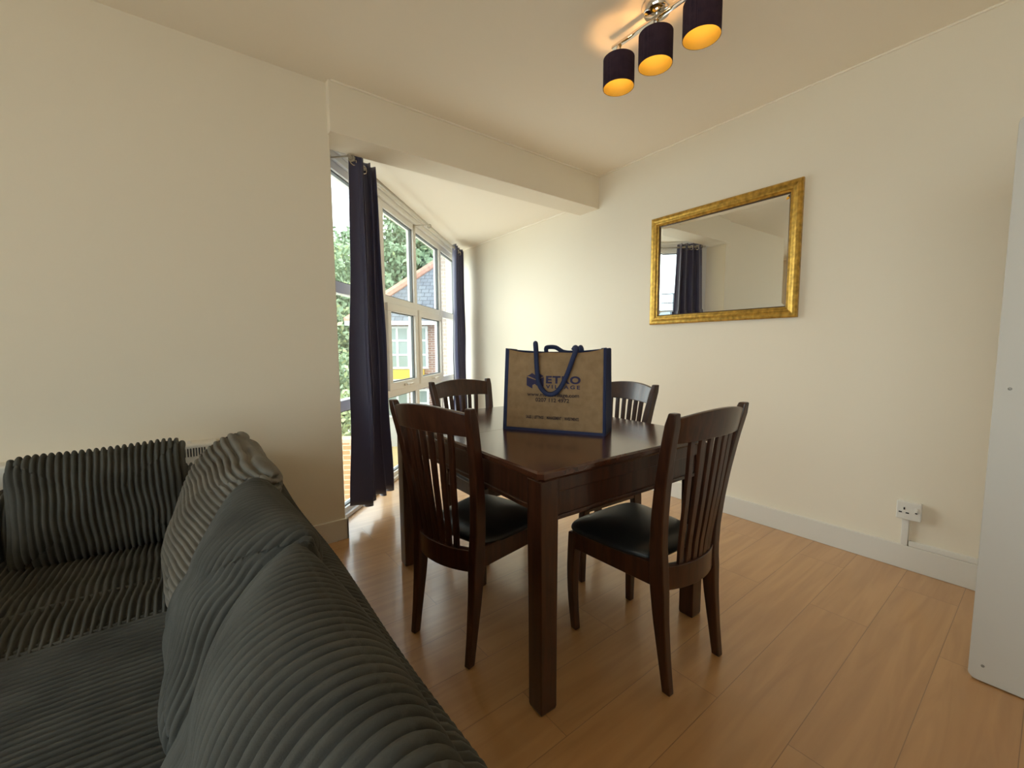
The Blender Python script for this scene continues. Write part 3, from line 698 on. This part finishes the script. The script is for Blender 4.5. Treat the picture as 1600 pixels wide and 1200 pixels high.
# long back along the room, back outwards (towards the table)
at_sofa(ribbed_extrude('backrest', [(0.285, 0.03), (0.286, 0.30), (0.284, 0.52), (0.270, 0.590), (0.235, 0.622), (0.175, 0.630), (0.120, 0.615), (0.088, 0.570), (0.075, 0.50), (0.070, 0.30)], -0.45, 2.39, 'y', sofa))
# back under the left wall
at_sofa(ribbed_extrude('backrest', [(2.09, 0.30), (2.095, 0.52), (2.115, 0.58), (2.16, 0.622), (2.24, 0.632), (2.33, 0.625), (2.375, 0.58), (2.395, 0.50), (2.395, 0.03)], -1.05, 0.10, 'x', sofa))
at_sofa(ribbed_extrude('seat_cushion', [(1.372, 0.16), (1.365, 0.30), (1.375, 0.375), (1.405, 0.412), (1.47, 0.430), (1.75, 0.436), (2.12, 0.428), (2.12, 0.2)], -1.0, 0.08, 'x', sofa, wobk=1.6))
at_sofa(ribbed_extrude('seat_cushion', [(0.085, 0.2), (0.085, 0.400), (-0.2, 0.408), (-0.62, 0.404), (-0.74, 0.392), (-0.80, 0.35), (-0.805, 0.2)], -0.45, 1.62, 'y', sofa, wobk=0.3))
at_sofa(ribbed_extrude('armrest', [(-1.02, 0.05), (-1.02, 0.56), (-0.98, 0.63), (-0.80, 0.64), (-0.66, 0.63), (-0.625, 0.56), (-0.62, 0.3)][::-1], 1.33, 2.30, 'y', sofa))
at_sofa(G().box(-0.98, 0.26, 1.40, 2.36, 0.04, 0.30).box(-0.78, 0.26, -0.43, 1.42, 0.04, 0.30).o('base', mat('sofa_base', (0.02, 0.02, 0.02), 0.9), sofa, bevel=0.02))
for x, y in ((0.22, 2.3), (0.22, -0.36), (-0.72, -0.36), (-0.92, 2.3)):
    at_sofa(G().box(x-0.03, x+0.03, y-0.03, y+0.03, 0, 0.05).o('foot', BLACK, sofa))
GP = 'corduroy scatter back cushions on the sofa'
pillow('sofa_cushion', 0.49, 0.40, 0.15, frame((-0.250, 2.02, 0.590), (1, 0.02, 0.02), (0.0, 0.22, 1)), 'v', CORD,
       label='dark corduroy cushion standing upright below the wall heater', cat='cushion', group=GP, seed=3, wr=0.8)
pillow('sofa_cushion', 0.66, 0.48, 0.19, frame((0.062, 1.640, 0.585), (0.04, -1, -0.05), (0.52, 0.02, 1)), 'h', CORD_LIT,
       label='corduroy cushion with crosswise ribs in the sofa corner, coloured paler for the light on it', cat='cushion', group=GP, seed=5, wr=0.5)
pillow('sofa_cushion', 0.54, 0.46, 0.18, frame((0.060, 1.075, 0.572), (0.06, -1, 0.0), (0.46, 0.02, 1)), 'v', CORD,
       label='creased charcoal corduroy cushion, the middle one of the sofa back', cat='cushion', group=GP, seed=11, wr=1.6)
pillow('sofa_cushion', 0.64, 0.46, 0.18, frame((0.050, 0.520, 0.580), (0.02, -1, 0.0), (0.46, 0.0, 1)), 'v', CORD,
       label='large charcoal corduroy cushion nearest to the viewer', cat='cushion', group=GP, seed=21, wr=0.8)

# ------------------------------------------------------------------ outdoors
GZ = -2.2
FX = Vector((math.sin(YAW), math.cos(YAW), 0)); RX = Vector((math.cos(YAW), -math.sin(YAW), 0))
def outp(u, D_, z=0.0): return FX*D_ + RX*u + Vector((0, 0, z))
BRICK = brick_mat('red_brown_brick', (0.42, 0.24, 0.17), (0.34, 0.20, 0.15), (0.55, 0.50, 0.44))
PALEBRICK = brick_mat('pale_pink_brick', (0.34, 0.26, 0.225), (0.30, 0.23, 0.20), (0.40, 0.37, 0.34))
ORANGE = brick_mat('orange_brick', (0.55, 0.26, 0.12), (0.48, 0.22, 0.10), (0.62, 0.48, 0.32), bw=0.3, bh=0.1)
SLATE = brick_mat('grey_slates', (0.17, 0.18, 0.20), (0.22, 0.235, 0.255), (0.10, 0.105, 0.11), bw=0.26, bh=0.16, ms=0.012, rot=(0, 0, 0))
YPAVE = brick_mat('yellow_paving', (0.62, 0.48, 0.22), (0.55, 0.42, 0.20), (0.40, 0.30, 0.18), bw=2.0, bh=0.14, ms=0.02, rot=(0, 0, 0))
WPAINT = mat('white_window_paint', (0.82, 0.84, 0.85), 0.5)
DIMGLASS = mat('house_window_glass', (0.36, 0.44, 0.42), 0.15)
YEL = mat('yellow_band_paint', (0.75, 0.55, 0.08), 0.6)
RTILE = mat('terracotta_ridge_tile', (0.50, 0.27, 0.19), 0.8, var=0.2, vscale=6)
PALE = mat('pale_render', (0.62, 0.68, 0.72), 0.7)
g = G().box(-60, 60, -60, 60, GZ-0.3, GZ); o = g.o('ground', mat('grey_paving', (0.72, 0.70, 0.66), 0.9, var=0.15, vscale=1.0)); o['kind'] = 'structure'

hs = empty('house', outp(0, 14), -YAW, 'brick house with slate roof and yellow band seen through the window', 'house')
g = G().box(-5.0, -2.55, 0, 6, GZ, 1.95); g.o('wall', BRICK, hs)
bx('yellow_band', YEL, hs, -5.05, -2.9, -0.35, -0.001, 0.10, 0.40)
bx('canopy_fascia', WPAINT, hs, -5.1, -2.85, -0.42, -0.001, -0.08, 0.10)
# roof: slope rising away, with verge on its left edge
V = [(-5.25, -0.35, 1.95), (-2.0, -0.35, 1.95), (-2.0, 3.0, 5.0), (-1.9, 3.0, 5.0), (-5.25, 6.35, 1.95), (-2.0, 6.35, 1.95)]
G().add(V, [(0, 1, 2, 3)[:3] + (6,) if False else (0, 1, 2), (0, 2, 4), (4, 2, 5), (1, 5, 2), (0, 4, 5, 1)]).o('roof', SLATE, hs)
G().tube([(-5.27, -0.37, 1.97), (-2.0, 3.0, 5.03)], 0.15, 8).o('hip_tiles', RTILE, hs)
bx('gutter', WPAINT, hs, -5.3, -2.0, -0.48, -0.34, 1.84, 1.97)
def hwin(x0, x1, z0, z1, cols, rows):
    f = G(); t = 0.07
    f.box(x0, x1, -0.06, 0.02, z0, z0+t).box(x0, x1, -0.06, 0.02, z1-t, z1)
    for i in range(cols+1): x = x0+t/2+(x1-x0-t)*i/cols; f.box(x-t/2, x+t/2, -0.06, 0.02, z0+t, z1-t)
    for j in range(1, rows): z = z0+(z1-z0)*j/rows; f.box(x0, x1, -0.05, 0.02, z-0.03, z+0.03)
    fr = f.o('window', WPAINT, hs); G().box(x0+t, x1-t, -0.02, 0.0, z0+t, z1-t).o('pane', DIMGLASS, fr)
hwin(-4.9, -3.36, 0.42, 1.82, 4, 3); hwin(-3.12, -2.76, 0.42, 1.82, 1, 3)
hwin(-4.9, -3.42, -1.2, -0.25, 4, 1); hwin(-3.2, -2.76, -1.2, -0.25, 1, 2)
bx('ground_floor_front', mat('light_grey_render', (0.62, 0.62, 0.60), 0.8), hs, -5.02, -2.54, -0.012, 0.01, GZ, -1.22)
nb = empty('neighbour_wall', outp(-0.65, 9.0), -YAW, 'tall pale brick wall close outside the right end of the window', 'wall')
G().box(-0.86, 1.5, 0, 3, GZ, 3.7).o('brickwork', PALEBRICK, nb)
gw = empty('garden_wall', outp(-5.0, 8.0), -YAW+R(8), 'low orange brick garden wall below the window', 'wall')
G().box(-4, 2.2, 0, 0.3, GZ, -0.75).o('brickwork', ORANGE, gw)
bx('coping', mat('coping_stone', (0.60, 0.40, 0.24), 0.9), gw, -4.02, 2.22, -0.03, 0.33, -0.75, -0.68)
yp = G().box(-5, -2.1, -3.2, -0.05, GZ, GZ+0.02).o('paved_path', YPAVE); yp.location = outp(0, 14); yp.rotation_euler = (0, 0, -YAW)
tag(yp, 'yellow paved strip in front of the brick house', 'path')
# pale building seen in the mirror
pb = empty('apartment_building', (-17, 11.5, 0), R(-28), 'pale building with railed balconies visible only in the mirror', 'building')
G().box(-5, 0, -7, 7, GZ, 2.6).box(-5, -0.5, -7, 7, 2.6, 3.0).o('wall', PALE, pb)
for z in (-0.4, 1.3, 3.0):
    s = bx('balcony_slab', PALE, pb, 0.0, 1.4, -6, 6, z-0.15, z) if z < 3 else bx('roof_slab', PALE, pb, -5, 0.3, -7, 7, z-0.1, z+0.1)
    g = G(); x = 1.35 if z < 3 else 0.2
    for h_ in (0.5, 1.0): g.box(x-0.03, x+0.03, -6, 6, z+h_-0.03, z+h_+0.03)
    for k in range(9): g.box(x-0.03, x+0.03, -6+k*1.5-0.03, -6+k*1.5+0.03, z, z+1.0)
    g.o('railing', mat('dark_railing', (0.10, 0.12, 0.14), 0.6), s)
for z in (-0.4, 1.3):
    for y in (-4.5, -1.5, 1.5, 4.5):
        bx('window', DIMGLASS, pb, 0.0, 0.03, y-0.8, y+0.8, z+0.1, z+1.4)

LEAF = [mat('leaf_green', c, 0.6, spec=0.4) for c in ((0.22, 0.31, 0.18), (0.33, 0.43, 0.26), (0.47, 0.53, 0.27))]
BARK = mat('bark', (0.14, 0.10, 0.07), 0.9)
def tree(name, base, blobs, n, leaf, label, cat, mi_=0, seed=0, trunk=None):
    t = empty(name, base, 0, label, cat); r_ = np.random.default_rng(seed); V = []; F = []; tot = sum(b[3]**2 for b in blobs); mats = []
    for (x, y, z, r) in blobs:
        k = int(n*r*r/tot); dr = r_.normal(size=(k, 3)); dr /= np.linalg.norm(dr, axis=1)[:, None]
        rad = r*(r_.uniform(0.45, 1.0, k)**0.5)*(1+0.12*np.sin(dr[:, 0]*7+dr[:, 1]*5+dr[:, 2]*6))
        P = dr*rad[:, None]*np.array([1, 1, 0.85]) + np.array([x, y, z])
        for p in P:
            a = r_.normal(size=3); a /= np.linalg.norm(a); b = np.cross(a, r_.normal(size=3)); b /= np.linalg.norm(b); l = leaf*r_.uniform(0.6, 1.3)
            i = len(V); V += [p-a*l, p+b*l*0.55, p+a*l, p-b*l*0.55]; F.append((i, i+1, i+2, i+3))
    me = obj('foliage', V, F, LEAF, t); me.data.polygons.foreach_set('material_index', [int(q) for q in np.clip(r_.normal(mi_, 0.7, len(F)).round(), 0, 2)])
    me['kind'] = 'stuff'
    if trunk:
        g = G().tube([(0, 0, 0), (0.1, 0.05, trunk*0.5), (0, 0, trunk)], [0.28, 0.2, 0.12], 10)
        for k in range(5):
            a = k*1.26; g.tube([(0, 0, trunk*0.6+k*0.15), (math.cos(a)*1.2, math.sin(a)*1.2, trunk+0.6)], [0.09, 0.03], 6)
        g.o('trunk', BARK, t)
    return t
tree('tree', outp(-8.0, 18, GZ), [(0, 0, 4.6, 2.3), (1.3, 0.6, 5.3, 1.6), (-1.8, 0.3, 5.2, 1.9), (0.3, 0, 6.6, 1.5), (0.2, -0.5, 3.0, 1.6)], 16000, 0.13, 'broad green tree beyond the left window pane', 'tree', 1, 1, 3.2)
tree('tree', outp(-6.4, 27, GZ), [(0, 0, 7.6, 3.2), (3.4, 0, 8.2, 3.0), (-3.2, 0, 7.6, 2.8), (1.0, 0, 10.6, 2.6), (5.5, 1, 6.8, 2.4), (4.6, 0, 10.2, 2.3)], 22000, 0.19, 'tall tree rising behind the slate roofed house', 'tree', 0, 2, 5.0)
tree('shrub', outp(-3.95, 9.7, GZ), [(0, 0, 1.2, 0.8), (0.4, 0, 1.9, 0.55), (-0.5, 0, 1.8, 0.6)], 5000, 0.07, 'yellow-green shrub behind the orange garden wall', 'shrub', 2, 4, None)
tree('shrub', outp(-5.3, 11.5, GZ), [(0, 0, 1.8, 1.1), (0.8, 0, 2.5, 0.8), (-0.8, 0, 2.6, 0.9)], 6000, 0.08, 'darker green shrub growing below the broad tree', 'shrub', 1, 6, None)
